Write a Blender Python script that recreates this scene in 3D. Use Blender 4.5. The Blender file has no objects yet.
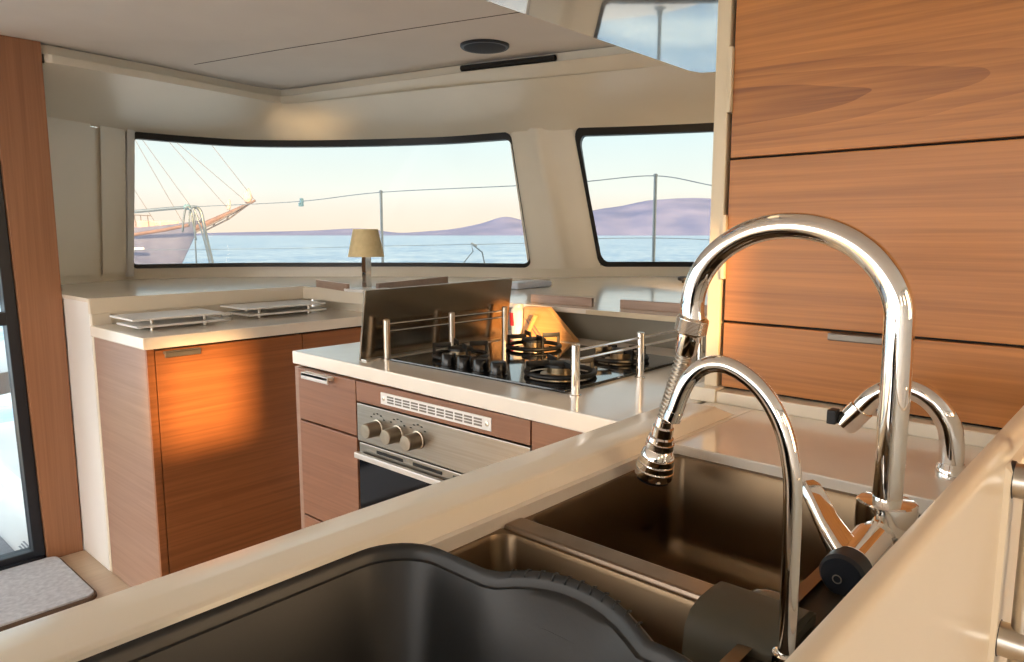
import bpy, bmesh, math, random
from mathutils import Vector, Matrix, noise
random.seed(7)
SC = bpy.context.scene
COL = SC.collection
T = 0.894            # worktop height
# ------------------------------------------------------------------ materials
def lin(c):
    return tuple((x/12.92 if x <= 0.04045 else ((x+0.055)/1.055)**2.4) for x in (v/255 for v in c)) + (1,)
MATS = {}
def new_mat(name):
    m = bpy.data.materials.new(name); m.use_nodes = True
    nt = m.node_tree; nt.nodes.clear()
    out = nt.nodes.new('ShaderNodeOutputMaterial')
    b = nt.nodes.new('ShaderNodeBsdfPrincipled')
    nt.links.new(b.outputs[0], out.inputs[0])
    MATS[name] = m
    return m, nt, b, out
def N(nt, t, **kw):
    n = nt.nodes.new(t)
    for k, v in kw.items(): setattr(n, k, v)
    return n
def coords(nt, scale=(1,1,1), rot=(0,0,0), loc=(0,0,0)):
    tc = N(nt, 'ShaderNodeTexCoord'); mp = N(nt, 'ShaderNodeMapping')
    mp.inputs['Scale'].default_value = scale; mp.inputs['Rotation'].default_value = rot; mp.inputs['Location'].default_value = loc
    nt.links.new(tc.outputs['Object'], mp.inputs['Vector'])
    return mp.outputs['Vector']
def mottled(name, c1, c2, rough=.4, scale=8, metal=0, coat=0, bump=0, bscale=None, spec=.5, stretch=(1,1,1), rvar=0):
    m, nt, b, out = new_mat(name)
    v = coords(nt, stretch)
    n = N(nt, 'ShaderNodeTexNoise'); n.inputs['Scale'].default_value = scale; n.inputs['Detail'].default_value = 5
    nt.links.new(v, n.inputs['Vector'])
    r = N(nt, 'ShaderNodeValToRGB'); r.color_ramp.elements[0].position = .3; r.color_ramp.elements[1].position = .7
    r.color_ramp.elements[0].color = lin(c1); r.color_ramp.elements[1].color = lin(c2)
    nt.links.new(n.outputs['Fac'], r.inputs[0]); nt.links.new(r.outputs[0], b.inputs['Base Color'])
    b.inputs['Roughness'].default_value = rough; b.inputs['Metallic'].default_value = metal
    b.inputs['Coat Weight'].default_value = coat; b.inputs['Coat Roughness'].default_value = .08
    b.inputs['Specular IOR Level'].default_value = spec
    if rvar:
        mr = N(nt, 'ShaderNodeMapRange'); mr.inputs['To Min'].default_value = rough-rvar; mr.inputs['To Max'].default_value = rough+rvar
        nt.links.new(n.outputs['Fac'], mr.inputs['Value']); nt.links.new(mr.outputs[0], b.inputs['Roughness'])
    if bump:
        n2 = N(nt, 'ShaderNodeTexNoise'); n2.inputs['Scale'].default_value = bscale or scale*6; n2.inputs['Detail'].default_value = 6
        nt.links.new(v, n2.inputs['Vector'])
        bp = N(nt, 'ShaderNodeBump'); bp.inputs['Strength'].default_value = bump; bp.inputs['Distance'].default_value = .002
        nt.links.new(n2.outputs['Fac'], bp.inputs['Height']); nt.links.new(bp.outputs[0], b.inputs['Normal'])
    return m
def wood(name, light, dark, grain='y', across='z', rough=.38, centre=(0,0,0), rings=1.0, fine=1.0, contrast=1.0):
    """plain sawn veneer: long ellipses of growth rings plus fine streaks along the grain"""
    m, nt, b, out = new_mat(name)
    idx = {'x':0, 'y':1, 'z':2}
    g, a = idx[grain], idx[across]
    o = 3-g-a
    s = [0,0,0]; s[g] = 1.0; s[a] = 9.0; s[o] = 2.0
    v = coords(nt, tuple(s), (0,0,0), tuple(-s[i]*centre[i] for i in range(3)))
    nz = N(nt, 'ShaderNodeTexNoise'); nz.inputs['Scale'].default_value = 1.6; nz.inputs['Detail'].default_value = 2
    nt.links.new(v, nz.inputs['Vector'])
    mix = N(nt, 'ShaderNodeMix', data_type='RGBA', blend_type='LINEAR_LIGHT'); mix.inputs[0].default_value = .10
    nt.links.new(v, mix.inputs[6]); nt.links.new(nz.outputs['Color'], mix.inputs[7])
    w = N(nt, 'ShaderNodeTexWave', wave_type='RINGS', rings_direction='SPHERICAL', wave_profile='SAW')
    w.inputs['Scale'].default_value = 1.9*rings; w.inputs['Distortion'].default_value = 1.0; w.inputs['Detail'].default_value = 3; w.inputs['Detail Scale'].default_value = .7
    nt.links.new(mix.outputs[2], w.inputs['Vector'])
    s2 = [0,0,0]; s2[g] = 2.0; s2[a] = 130.0*fine; s2[o] = 130.0*fine
    v2 = coords(nt, tuple(s2))
    n2 = N(nt, 'ShaderNodeTexNoise'); n2.inputs['Scale'].default_value = 1.0; n2.inputs['Detail'].default_value = 4; n2.inputs['Roughness'].default_value = .6
    nt.links.new(v2, n2.inputs['Vector'])
    s3 = [0,0,0]; s3[g] = .8; s3[a] = 26.0; s3[o] = 26.0
    v3 = coords(nt, tuple(s3))
    n3 = N(nt, 'ShaderNodeTexNoise'); n3.inputs['Scale'].default_value = 1.5; n3.inputs['Detail'].default_value = 3
    nt.links.new(v3, n3.inputs['Vector'])
    def mth(op, x, y):
        q = N(nt, 'ShaderNodeMath', operation=op)
        for i, z in enumerate((x, y)):
            if isinstance(z, (int, float)): q.inputs[i].default_value = z
            else: nt.links.new(z, q.inputs[i])
        return q.outputs[0]
    ln = N(nt, 'ShaderNodeVectorMath', operation='LENGTH'); nt.links.new(mix.outputs[2], ln.inputs[0])
    fd = N(nt, 'ShaderNodeMapRange'); fd.inputs['From Min'].default_value = .35; fd.inputs['From Max'].default_value = .85; fd.inputs['To Min'].default_value = 1.0; fd.inputs['To Max'].default_value = .22
    nt.links.new(ln.outputs['Value'], fd.inputs['Value'])
    f = mth('ADD', mth('MULTIPLY', mth('MULTIPLY', w.outputs['Fac'], fd.outputs[0]), .20*contrast), mth('ADD', mth('MULTIPLY', n2.outputs['Fac'], .72), mth('MULTIPLY', n3.outputs['Fac'], .36)))
    r = N(nt, 'ShaderNodeValToRGB')
    r.color_ramp.elements[0].position = .38; r.color_ramp.elements[0].color = lin(light)
    r.color_ramp.elements[1].position = 1.0; r.color_ramp.elements[1].color = lin(dark)
    nt.links.new(f, r.inputs[0]); nt.links.new(r.outputs[0], b.inputs['Base Color'])
    b.inputs['Roughness'].default_value = rough
    bp = N(nt, 'ShaderNodeBump'); bp.inputs['Strength'].default_value = .12; bp.inputs['Distance'].default_value = .001
    nt.links.new(n2.outputs['Fac'], bp.inputs['Height']); nt.links.new(bp.outputs[0], b.inputs['Normal'])
    return m
def pane_mat(name, tint, gloss=.06):
    m, nt, b, out = new_mat(name)
    nt.nodes.remove(b)
    t = N(nt, 'ShaderNodeBsdfTransparent'); g = N(nt, 'ShaderNodeBsdfGlossy'); g.inputs['Roughness'].default_value = .02
    v = coords(nt, (1,1,1)); n = N(nt, 'ShaderNodeTexNoise'); n.inputs['Scale'].default_value = 3
    nt.links.new(v, n.inputs['Vector'])
    r = N(nt, 'ShaderNodeValToRGB'); r.color_ramp.elements[0].color = tuple(x*.97 for x in tint)+(1,); r.color_ramp.elements[1].color = tuple(tint)+(1,)
    nt.links.new(n.outputs['Fac'], r.inputs[0]); nt.links.new(r.outputs[0], t.inputs['Color'])
    mx = N(nt, 'ShaderNodeMixShader'); lw = N(nt, 'ShaderNodeFresnel'); lw.inputs['IOR'].default_value = 1.12
    nt.links.new(lw.outputs[0], mx.inputs[0])
    nt.links.new(t.outputs[0], mx.inputs[1]); nt.links.new(g.outputs[0], mx.inputs[2]); nt.links.new(mx.outputs[0], out.inputs[0])
    return m

gel   = mottled('gelcoat_cream', (228,222,206), (233,227,212), .32, 3, coat=.15)
gelw  = mottled('gelcoat_white', (226,225,222), (231,230,228), .35, 3, coat=.1)
lam   = mottled('cream_laminate', (226,216,196), (231,222,204), .3, 4, coat=.2)
ceilm = mottled('ceiling_vinyl', (216,213,210), (221,218,215), .7, 5, bump=.05)
corian= mottled('solid_surface', (233,225,212), (237,230,218), .16, 14, coat=.35)
lipm  = mottled('solid_surface_lit_lip', (246,238,218), (248,241,224), .30, 14, coat=.1)  # same surface as the worktop, lightened so the lip looks warmly lit
drw   = wood('oak_drawer', (190,124,58), (112,62,22), 'y', 'z', centre=(0,.46,.531), rings=1.5, contrast=1.5)
drw2  = wood('oak_drawer_plain', (190,124,58), (116,66,24), 'y', 'z', centre=(0,-.25,1.22), rings=1.0)
drw3  = wood('oak_drawer_low', (190,124,58), (116,66,24), 'y', 'z', centre=(0,-.4,.80), rings=1.0)
doorw = wood('oak_door', (158,98,56), (104,60,28), 'x', 'z', centre=(2.3,0,.35), rings=.9)
sidew = wood('oak_side_panel', (162,132,114), (126,96,80), 'y', 'z', centre=(0,3.6,.5), rings=.7, contrast=.7)
stvw  = wood('oak_front_shaded', (146,102,76), (104,68,46), 'y', 'z', centre=(0,1.45,.58), rings=1.1)  # same oak as the drawers, darkened in colour to stand for weaker light
postw = wood('oak_post', (162,114,82), (118,78,52), 'z', 'x', centre=(.77,0,4), rings=.5, contrast=.5)
boardw= wood('board_wood', (214,168,112), (176,124,70), 'y', 'z', centre=(0,1.9,.93), rings=.7)
floorm= wood('floor_laminate', (206,184,156), (182,158,130), 'x', 'y', centre=(-1,2,0), rings=.5, contrast=.5, rough=.3)
fidw  = wood('fiddle_wood', (172,146,128), (138,112,98), 'y', 'z', centre=(0,5,0), rings=.5, contrast=.5)
shadep = mottled('shaded_panel', (122,116,102), (130,124,110), .35, 5)  # backsplash greyed in colour to stand for the shade behind the hob
slotm = mottled('slot_brown', (66,58,50), (78,70,60), .6, 10)
dark  = mottled('dark_gap', (18,17,16), (24,22,20), .8, 10)
blackrub = mottled('black_rubber', (14,15,18), (20,21,24), .45, 12)
frameb= mottled('dark_anodised', (22,27,36), (28,33,42), .4, 10)
chrome= mottled('chrome', (236,234,230), (242,240,236), .05, 6, metal=1)
knurl = mottled('knurled_chrome', (226,222,214), (234,230,224), .2, 30, metal=1)
satin = mottled('satin_steel', (190,184,174), (204,198,188), .28, 30, metal=1)
steel = mottled('sink_steel', (124,106,84), (136,118,95), .36, 6, metal=1)
divm  = mottled('divider_steel', (140,124,108), (156,140,124), .34, 24, metal=1)
decks = mottled('deck_steel', (66,58,48), (78,68,56), .5, 8, metal=.6)
lidst = mottled('brushed_panel', (150,136,118), (172,158,140), .2, 3, metal=1, stretch=(1,1,.1), rvar=.06)
ovst  = mottled('oven_steel', (146,140,130), (160,154,144), .36, 200, metal=1, stretch=(1,.02,1))
knobm = mottled('knob_metal', (158,148,132), (172,162,146), .36, 60, metal=1)
tubm  = mottled('tub_plastic', (20,22,23), (25,27,28), .42, 10, bump=.04, bscale=400)
caddym= mottled('caddy_rubber', (74,70,58), (84,80,66), .6, 10)
clearp= mottled('clear_cup', (120,108,90), (132,120,100), .15, 10)
hobg  = mottled('hob_glass', (8,8,9), (12,12,13), .04, 5, coat=.6)
iron  = mottled('black_enamel', (9,9,9), (15,14,13), .5, 20)
burnm = mottled('burner_alloy', (160,140,112), (184,164,132), .3, 40, metal=1)
knobb = mottled('knob_black', (8,8,9), (11,11,12), .18, 20, spec=.35)
ovgl  = mottled('oven_glass', (8,10,16), (14,16,22), .06, 6)
pullg = mottled('pull_grey', (112,106,98), (124,118,110), .4, 20, metal=.6)
pullw = mottled('pull_aluminium', (206,202,196), (216,212,206), .35, 20, metal=.5)
grillw= mottled('white_plastic', (226,226,224), (232,232,230), .4, 8)
red   = mottled('red_label', (186,28,30), (200,36,36), .5, 8)
shade = mottled('lamp_fabric', (214,196,148), (224,206,160), .8, 60, bump=.1, bscale=600)
mirrorw = mottled('gloss_white_lacquer', (222,224,226), (228,230,232), .03, 4, metal=.75, coat=1.0, spec=1.0)
matm  = mottled('mat_pile', (172,174,180), (200,202,206), .95, 60, bump=.6, bscale=500)
matb  = mottled('mat_binding', (92,74,60), (104,86,70), .9, 40)
deckw = mottled('deck_white', (226,230,230), (234,238,238), .5, 4)
deckg = mottled('deck_grey', (128,134,142), (146,152,160), .8, 30)
hullm = mottled('hazy_ship_hull', (112,122,154), (126,136,166), .6, 2)  # hull and ship wood paled, with distance haze put into their colour
shipw = mottled('ship_wood', (124,106,104), (144,122,118), .6, 4)
shipl = mottled('ship_line', (116,114,118), (132,128,130), .8, 4)
gullw = mottled('sail_cloth', (206,186,182), (216,198,194), .8, 4)
wirem = mottled('wire_steel', (126,140,150), (146,160,168), .35, 10, metal=.6)
bluef = mottled('blue_fender', (110,152,172), (126,168,186), .6, 8)
hillm = mottled('hazy_hill', (96,112,156), (132,140,176), 1.0, .006, stretch=(1,1,3))  # aerial haze is put into the hill colour as blue-violet
housem= mottled('far_houses', (240,214,196), (250,228,212), .9, .1)
blueb = mottled('locker_white', (196,202,216), (204,210,222), .3, 4)
speak = mottled('speaker_cloth', (16,19,30), (24,28,40), .7, 400)
tanb  = mottled('tan_border', (206,190,160), (212,197,168), .35, 6)
bottlem = mottled('bottle_white', (236,226,214), (240,232,222), .35, 10)
# chrome underside tinted panes
tintg = pane_mat('tinted_pane', (.61,.62,.62))
clearg = pane_mat('clear_pane', (.80,.84,.86))
# sea
def sea_mat():
    m, nt, b, out = new_mat('sea_water')
    v = coords(nt, (1,1,1))
    n = N(nt, 'ShaderNodeTexNoise'); n.inputs['Scale'].default_value = .9; n.inputs['Detail'].default_value = 8; n.inputs['Roughness'].default_value = .62
    nt.links.new(v, n.inputs['Vector'])
    n1 = N(nt, 'ShaderNodeTexNoise'); n1.inputs['Scale'].default_value = .11; n1.inputs['Detail'].default_value = 7; n1.inputs['Roughness'].default_value = .7
    nt.links.new(v, n1.inputs['Vector'])
    r = N(nt, 'ShaderNodeValToRGB'); r.color_ramp.elements[0].position = .40; r.color_ramp.elements[1].position = .60
    r.color_ramp.elements[0].color = lin((84,138,190)); r.color_ramp.elements[1].color = lin((182,212,234))
    mm_ = N(nt, 'ShaderNodeMix', data_type='FLOAT'); mm_.inputs[0].default_value = .5
    nt.links.new(n.outputs['Fac'], mm_.inputs[2]); nt.links.new(n1.outputs['Fac'], mm_.inputs[3])
    nt.links.new(mm_.outputs[0], r.inputs[0]); nt.links.new(r.outputs[0], b.inputs['Base Color'])
    b.inputs['Roughness'].default_value = .35; b.inputs['Specular IOR Level'].default_value = .35
    bp = N(nt, 'ShaderNodeBump'); bp.inputs['Strength'].default_value = .6; bp.inputs['Distance'].default_value = .25
    nt.links.new(n.outputs['Fac'], bp.inputs['Height']); nt.links.new(bp.outputs[0], b.inputs['Normal'])
    return m
seam = sea_mat()

# ------------------------------------------------------------------ mesh helpers
def smooth(me, on=True):
    for p in me.polygons: p.use_smooth = on
def obj(name, geo, mat, parent=None, sm=False, auto=None):
    """geo = (verts, faces) in world coordinates; linked as ONE mesh object"""
    V, F = geo
    off = parent_world(parent) if parent else Vector((0,0,0))
    me = bpy.data.meshes.new(name)
    me.from_pydata([tuple(Vector(v)-off) for v in V], [], F)
    bm = bmesh.new(); bm.from_mesh(me); bmesh.ops.recalc_face_normals(bm, faces=bm.faces[:]); bm.to_mesh(me); bm.free()
    me.materials.append(mat)
    if sm: smooth(me)
    o = bpy.data.objects.new(name, me); COL.objects.link(o)
    if parent: o.parent = parent
    if auto:
        md = o.modifiers.new('edge', 'EDGE_SPLIT'); md.split_angle = math.radians(auto)
    return o
def parent_world(p):
    v = Vector((0,0,0))
    while p is not None:
        v += Vector(p.location); p = p.parent
    return v
def tag(o, label=None, cat=None, group=None, kind=None):
    if label: o['label'] = label
    if cat: o['category'] = cat
    if group: o['group'] = group
    if kind: o['kind'] = kind
    return o
def thing(name, label, cat, loc, group=None):
    o = bpy.data.objects.new(name, None); o.empty_display_size = .05; COL.objects.link(o); o.location = loc
    return tag(o, label, cat, group)
def struct(o): o['kind'] = 'structure'; return o
def join(*gs):
    V, F = [], []
    for v, f in gs:
        n = len(V); V += list(v); F += [tuple(i+n for i in q) for q in f]
    return V, F
def box(x0, x1, y0, y1, z0, z1, bev=0.0, seg=2):
    bm = bmesh.new(); bmesh.ops.create_cube(bm, size=1)
    sx, sy, sz = x1-x0, y1-y0, z1-z0
    for v in bm.verts:
        v.co = Vector(((x0+x1)/2+v.co.x*sx, (y0+y1)/2+v.co.y*sy, (z0+z1)/2+v.co.z*sz))
    if bev > 0:
        bmesh.ops.bevel(bm, geom=bm.edges[:], offset=min(bev, .45*min(sx,sy,sz)), segments=seg, profile=.6, affect='EDGES')
    return dump(bm)
def dump(bm):
    bm.verts.index_update()
    V = [v.co.copy() for v in bm.verts]; F = [tuple(v.index for v in f.verts) for f in bm.faces]
    bm.free(); return V, F
def xf(geo, M): return [M @ Vector(v) for v in geo[0]], geo[1]
def prism(poly, z0, z1, bev=0.0):
    """horizontal polygon extruded in z"""
    bm = bmesh.new()
    vs = [bm.verts.new((p[0], p[1], z0)) for p in poly]
    f = bm.faces.new(vs)
    r = bmesh.ops.extrude_face_region(bm, geom=[f])
    for e in r['geom']:
        if isinstance(e, bmesh.types.BMVert): e.co.z = z1
    bmesh.ops.recalc_face_normals(bm, faces=bm.faces[:])
    if bev: bmesh.ops.bevel(bm, geom=bm.edges[:], offset=bev, segments=2, profile=.6, affect='EDGES')
    return dump(bm)
def frame_basis(t):
    t = t.normalized(); a = Vector((0,0,1)) if abs(t.z) < .95 else Vector((1,0,0))
    u = t.cross(a).normalized(); return u, t.cross(u).normalized()
def tube(path, rad, seg=16, caps=True):
    P = [Vector(p) for p in path]; n = len(P)
    R = rad if isinstance(rad, (list, tuple)) else [rad]*n
    V, F = [], []
    u = None
    for i in range(n):
        t = (P[min(i+1,n-1)]-P[max(i-1,0)]).normalized()
        if u is None: u, w = frame_basis(t)
        else:
            u = (u - t*u.dot(t)).normalized(); w = t.cross(u).normalized()
        for k in range(seg):
            a = 2*math.pi*k/seg
            V.append(P[i]+R[i]*(math.cos(a)*u+math.sin(a)*w))
    for i in range(n-1):
        for k in range(seg):
            k2 = (k+1) % seg
            F.append((i*seg+k, i*seg+k2, (i+1)*seg+k2, (i+1)*seg+k))
    if caps:
        F.append(tuple(range(seg))[::-1]); F.append(tuple((n-1)*seg+k for k in range(seg)))
    return V, F
def lathe(p, axis, prof, seg=24):
    """prof = (distance along axis, radius)"""
    p = Vector(p); a = Vector(axis).normalized(); u, w = frame_basis(a)
    V, F = [], []
    for d, r in prof:
        for k in range(seg):
            q = 2*math.pi*k/seg
            V.append(p+a*d+max(r,1e-5)*(math.cos(q)*u+math.sin(q)*w))
    for i in range(len(prof)-1):
        for k in range(seg):
            k2 = (k+1) % seg
            F.append((i*seg+k, i*seg+k2, (i+1)*seg+k2, (i+1)*seg+k))
    F.append(tuple(range(seg))[::-1]); F.append(tuple((len(prof)-1)*seg+k for k in range(seg)))
    return V, F
def catmull(pts, per=8):
    P = [Vector(p) for p in pts]; out = []
    n = len(P)
    for i in range(n-1):
        p0 = P[i-1] if i else P[0]*2-P[1]; p1, p2 = P[i], P[i+1]; p3 = P[i+2] if i+2 < n else P[-1]*2-P[-2]
        for k in range(per):
            t = k/per
            out.append(.5*((2*p1)+(-p0+p2)*t+(2*p0-5*p1+4*p2-p3)*t*t+(-p0+3*p1-3*p2+p3)*t**3))
    out.append(P[-1]); return out
def grid(rows):
    """rows of equal length vertex lists -> quads"""
    n = len(rows[0]); V = [v for r in rows for v in r]; F = []
    for i in range(len(rows)-1):
        for k in range(n-1):
            F.append((i*n+k, i*n+k+1, (i+1)*n+k+1, (i+1)*n+k))
    return V, F
def rrect(w, h, r, seg=6):
    """rounded rectangle loop from (0,0) to (w,h)"""
    out = []
    for cx, cy, a0 in ((w-r, r, -90), (w-r, h-r, 0), (r, h-r, 90), (r, r, 180)):
        for k in range(seg+1):
            a = math.radians(a0+90*k/seg); out.append((cx+r*math.cos(a), cy+r*math.sin(a)))
    return out

# ------------------------------------------------------------------ camera
cam = bpy.data.cameras.new('camera'); co = bpy.data.objects.new('camera', cam); COL.objects.link(co)
cam.sensor_width = 36; cam.lens = 36*715/1024; cam.clip_start = .02; cam.clip_end = 60000
co.location = (0,0,1.2); co.rotation_euler = (math.radians(90-7.647), 0, math.radians(42.15-90))
SC.camera = co

# ------------------------------------------------------------------ the setting
struct(obj('floor', box(-3.2,1.75,-1.35,2.98,-.06,0), floorm))
fl = struct(obj('trim_6', box(-.6,.84,2.455,2.475,0,.004), gelw))
# ceiling, rising slightly towards the bow; zc = its height
def zc(x, y): return 1.87+.05*max(0.0, x*.7414+y*.6710-2.6)
def ceiling():
    bm = bmesh.new()
    f = bm.faces.new([bm.verts.new((x,y,0)) for x,y in [(-3.2,-1.35),(2.5,-1.35),(2.40,.6),(2.27,1.53),(2.17,2.44),(2.09,3.46),(2.00,3.52),(.80,3.05),(-3.2,3.05)]])
    for k in range(6):
        bmesh.ops.bisect_plane(bm, geom=bm.verts[:]+bm.edges[:]+bm.faces[:], plane_co=Vector((.7414,.6710,0))*(2.6+.25*k), plane_no=(.7414,.6710,0))
    for v in bm.verts: v.co.z = zc(v.co.x, v.co.y)
    e = bmesh.ops.extrude_face_region(bm, geom=bm.faces[:])
    for q in e['geom']:
        if isinstance(q, bmesh.types.BMVert): q.co.z += .05
    return dump(bm)
struct(obj('ceiling', ceiling(), ceilm))
sm_ = [(1.386,3.007),(1.521,2.181),(1.775,1.265),(2.05,.3)]
struct(obj('trim_5', tube([(p[0],p[1],zc(p[0],p[1])) for p in catmull([(x,y,0) for x,y in sm_],6)], .0016, 6), dark))
# roof shell outside so no sky leaks in
struct(obj('trim_7', prism([(-3.3,-1.45),(4.4,-1.45),(4.4,1.0),(2.9,3.9),(1.2,4.2),(-3.3,3.2)], 2.0, 2.04), gelw))

# window wall : control points (px free) bottom at z 1.04, top at z 1.68
WB = [(.55,3.352),(1.03,3.585),(1.353,3.732),(1.593,3.640),(1.862,3.490),(2.169,3.171),(2.517,2.785),(2.743,2.361),(3.049,2.150),(3.217,1.990),(3.46,1.70),(3.72,1.34),(4.05,.75)]
WT = [(.55,3.29),(1.03,3.50),(1.363,3.645),(1.640,3.622),(1.900,3.530),(2.209,3.195),(2.477,2.727),(2.581,2.349),(2.685,2.042),(2.76,1.90),(2.86,1.70),(2.965,1.45),(3.15,.85)]
def param(pts, per=10):
    a = catmull([(x,y,0) for x,y in pts[:3]], per)[:-1]      # straight-ish start
    b = catmull([(x,y,0) for x,y in pts[2:]], per)
    return a+b
B_, T_ = param(WB), param(WT)
NU = len(B_)
def wp(i, z, off=0.0):
    """point on the window wall at column i (float) and height z; off = metres inward"""
    i = max(0, min(NU-1.0001, i)); k = int(i); f = i-k
    b = B_[k].lerp(B_[k+1], f); t = T_[k].lerp(T_[k+1], f)
    q = (z-1.04)/.64
    p = b+(t-b)*q
    if z > 1.68: p = t + (t-b)*((z-1.68)/.64)*.15
    tg = (B_[k+1]-B_[k]).normalized().lerp((T_[k+1]-T_[k]).normalized(), max(0,min(1,q))).normalized()
    nrm = Vector((tg.y, -tg.x, 0))        # to the right of travel = inward
    p = p + nrm*off
    return Vector((p.x, p.y, z))
I0, I1 = 20, 70          # main window columns (WB index 2 .. 7)
J0, J1 = 80.0, 115.0     # second window
def wall_patch(i0, i1, z0, z1, n=1, off=0.0, thick=.03, step=1.0):
    cols = []
    i = i0
    while i < i1-1e-6: cols.append(i); i += step
    cols.append(i1)
    zs = [z0+(z1-z0)*k/n for k in range(n+1)]
    f = [[wp(c, z, off) for c in cols] for z in zs]
    bk = [[wp(c, z, off-thick) for c in cols] for z in zs]
    loop = f+bk[::-1]+[f[0]]
    return grid(loop)
parts = [wall_patch(0, NU-1, .93, 1.045, 2), wall_patch(0, I0+.15, 1.045, 1.675, 4), wall_patch(J1-.2, NU-1, 1.045, 1.675, 4)]
struct(obj('wall_front', join(*parts), gel, sm=True, auto=35))
HI = [(.838,2.975),(.86,2.965),(1.242,3.005),(1.70,3.075),(1.80,3.065),(1.83,2.98),(2.04,2.013),(2.219,1.409),(2.42,.4)]
OUT = [0,.0,.0,.0,.02,.05,.10,.10,.10]
def rise(x, y):
    k = 1.0
    for _ in range(12): z = zc(x*k, y*k)-.04; k = (z-1.2)/.63
    return x*k, y*k, z
HI = [rise(x, y) for x, y in HI]
def head():
    # the band over the windows leans in to the cornice; both run along the same headings seen from the middle of the saloon
    LO = [Vector((.30,2.98,1.80)), Vector((.60,2.98,1.80))]
    for k, (x, y, z) in enumerate(HI): d = Vector((x,y,0)).normalized(); LO.append(Vector((x,y,z-.03))+d*(OUT[k]*1.0+.012))
    LO += [Vector((2.52,-.4,1.80))]
    rows = [[] for _ in range(7)]
    for i in range(NU):
        t = wp(i, 1.676); a = math.atan2(t.y, t.x); best = None
        for p, q in zip(LO, LO[1:]):
            a0, a1 = math.atan2(p.y,p.x), math.atan2(q.y,q.x)
            if a1 <= a <= a0:
                dd = Vector((math.cos(a), math.sin(a), 0)); e = q-p
                den = dd.x*e.y-dd.y*e.x; best = dd*((p.x*e.y-p.y*e.x)/den)
                best.z = p.z+(q.z-p.z)*((best-p).xy.length/max(1e-6,e.xy.length)); break
        if best is None: best = LO[0] if a > 1.4 else LO[-1]
        top = best.copy(); b = wp(i, 1.676)
        for k, (f, g) in enumerate(((0,0),(.16,.30),(.42,.58),(.72,.82),(1,1))):
            rows[k].append(Vector((b.x+(top.x-b.x)*f, b.y+(top.y-b.y)*f, b.z+(top.z-b.z)*g)))
        rows[5].append(top+Vector((.12,.12,.05))); rows[6].append(b+Vector((.07,.07,.19)))
    rows.append(rows[0])
    return grid(rows)
struct(obj('wall_front', head(), gel, sm=True, auto=40))
# post between the two windows: flat, soft ridge, recess
def post_patch():
    cols = [(69.8,.0),(70.6,.012),(72.6,.012),(73.4,.03),(74.0,.036),(74.6,.03),(75.3,.012),(76.2,.006),(78.4,.006),(79.4,.010),(80.2,.0)]
    zs = [1.03+.66*k/8 for k in range(9)]
    f = [[wp(c, z, o) for c, o in cols] for z in zs]; bk = [[wp(c, z, -.03) for c, o in cols] for z in zs]
    return grid(f+bk[::-1]+[f[0]])
struct(obj('trim_1', post_patch(), gel, sm=True, auto=50))
# raised panels left of the window
for k,(a,b,z0,z1,off) in enumerate([(0,13.2,1.02,1.70,.014),(14.6,18.6,1.02,1.70,.014),(18.7,20.3,1.0,1.72,.022)]):
    struct(obj('trim_2', wall_patch(a,b,z0,z1,3,off,.016), gel if k < 2 else gelw, sm=True, auto=35))
# windows: seal ring and pane
def uvring(i0, i1, z0, z1, m, r, off):
    """closed loop on the wall, inset by m metres with corner radius r"""
    L = sum((wp(i0+(i1-i0)*k/60,1.3)-wp(i0+(i1-i0)*(k+1)/60,1.3)).length for k in range(60))
    w, h = L-2*m, (z1-z0)-2*m
    pts = []
    rr = max(r, .004)
    cor = rrect(w, h, rr, 6)
    # subdivide the long edges
    full = []
    for a, b in zip(cor, cor[1:]+cor[:1]):
        n = max(1, int(math.dist(a,b)/.04))
        for k in range(n): full.append((a[0]+(b[0]-a[0])*k/n, a[1]+(b[1]-a[1])*k/n))
    return [(i0+(i1-i0)*((m+x)/L), z0+m+y) for x, y in full]
def resample(loop, n):
    L = [0]
    P = loop+[loop[0]]
    for a, b in zip(P, P[1:]): L.append(L[-1]+math.dist((a[0]*.05,a[1]),(b[0]*.05,b[1])))
    out = []; j = 0
    for k in range(n):
        s = L[-1]*k/n
        while L[j+1] < s: j += 1
        f = (s-L[j])/max(1e-9, L[j+1]-L[j]); a, b = P[j], P[j+1]
        out.append((a[0]+(b[0]-a[0])*f, a[1]+(b[1]-a[1])*f))
    return out
def seal(i0, i1, z0, z1, top, side, bot, r, n=220, din=.012, dout=-.03):
    L = sum((wp(i0+(i1-i0)*k/60,1.3)-wp(i0+(i1-i0)*(k+1)/60,1.3)).length for k in range(60))
    outer = uvring(i0, i1, z0, z1, 0, r, 0)
    ds = side/L*(i1-i0)
    def inn(p):
        i, z = p
        fi = (i-i0)/(i1-i0); fz = (z-z0)/(z1-z0)
        return (i0+ds+fi*(i1-i0-2*ds), z0+bot+fz*(z1-z0-top-bot))
    inner = [inn(p) for p in outer]
    rows = []
    for off, lp in ((dout, outer), (din, outer), (din, inner), (dout, inner)):
        rows.append([wp(i, z, off) for i, z in lp]+[wp(lp[0][0], lp[0][1], off)])
    rows.append(rows[0])
    return grid(rows)
w1 = struct(thing('window_1', None, None, (2.2,3.2,1.04)))
obj('window_seal', seal(I0+.0, I1+.15, 1.037, 1.684, .033, .002, .020, .035), blackrub, w1, sm=True, auto=40)
obj('window_pane', wall_patch(I0-.3, I1+.4, 1.03, 1.69, 6, -.016, .004), tintg, w1, sm=True, auto=40)
w2 = struct(thing('window_2', None, None, (3.1,1.9,1.04)))
obj('window_seal', seal(J0-.2, J1, 1.037, 1.684, .034, .026, .026, .05), blackrub, w2, sm=True, auto=40)
obj('window_pane', wall_patch(J0-.5, J1+.3, 1.03, 1.69, 6, -.016, .004), tintg, w2, sm=True, auto=40)
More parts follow.
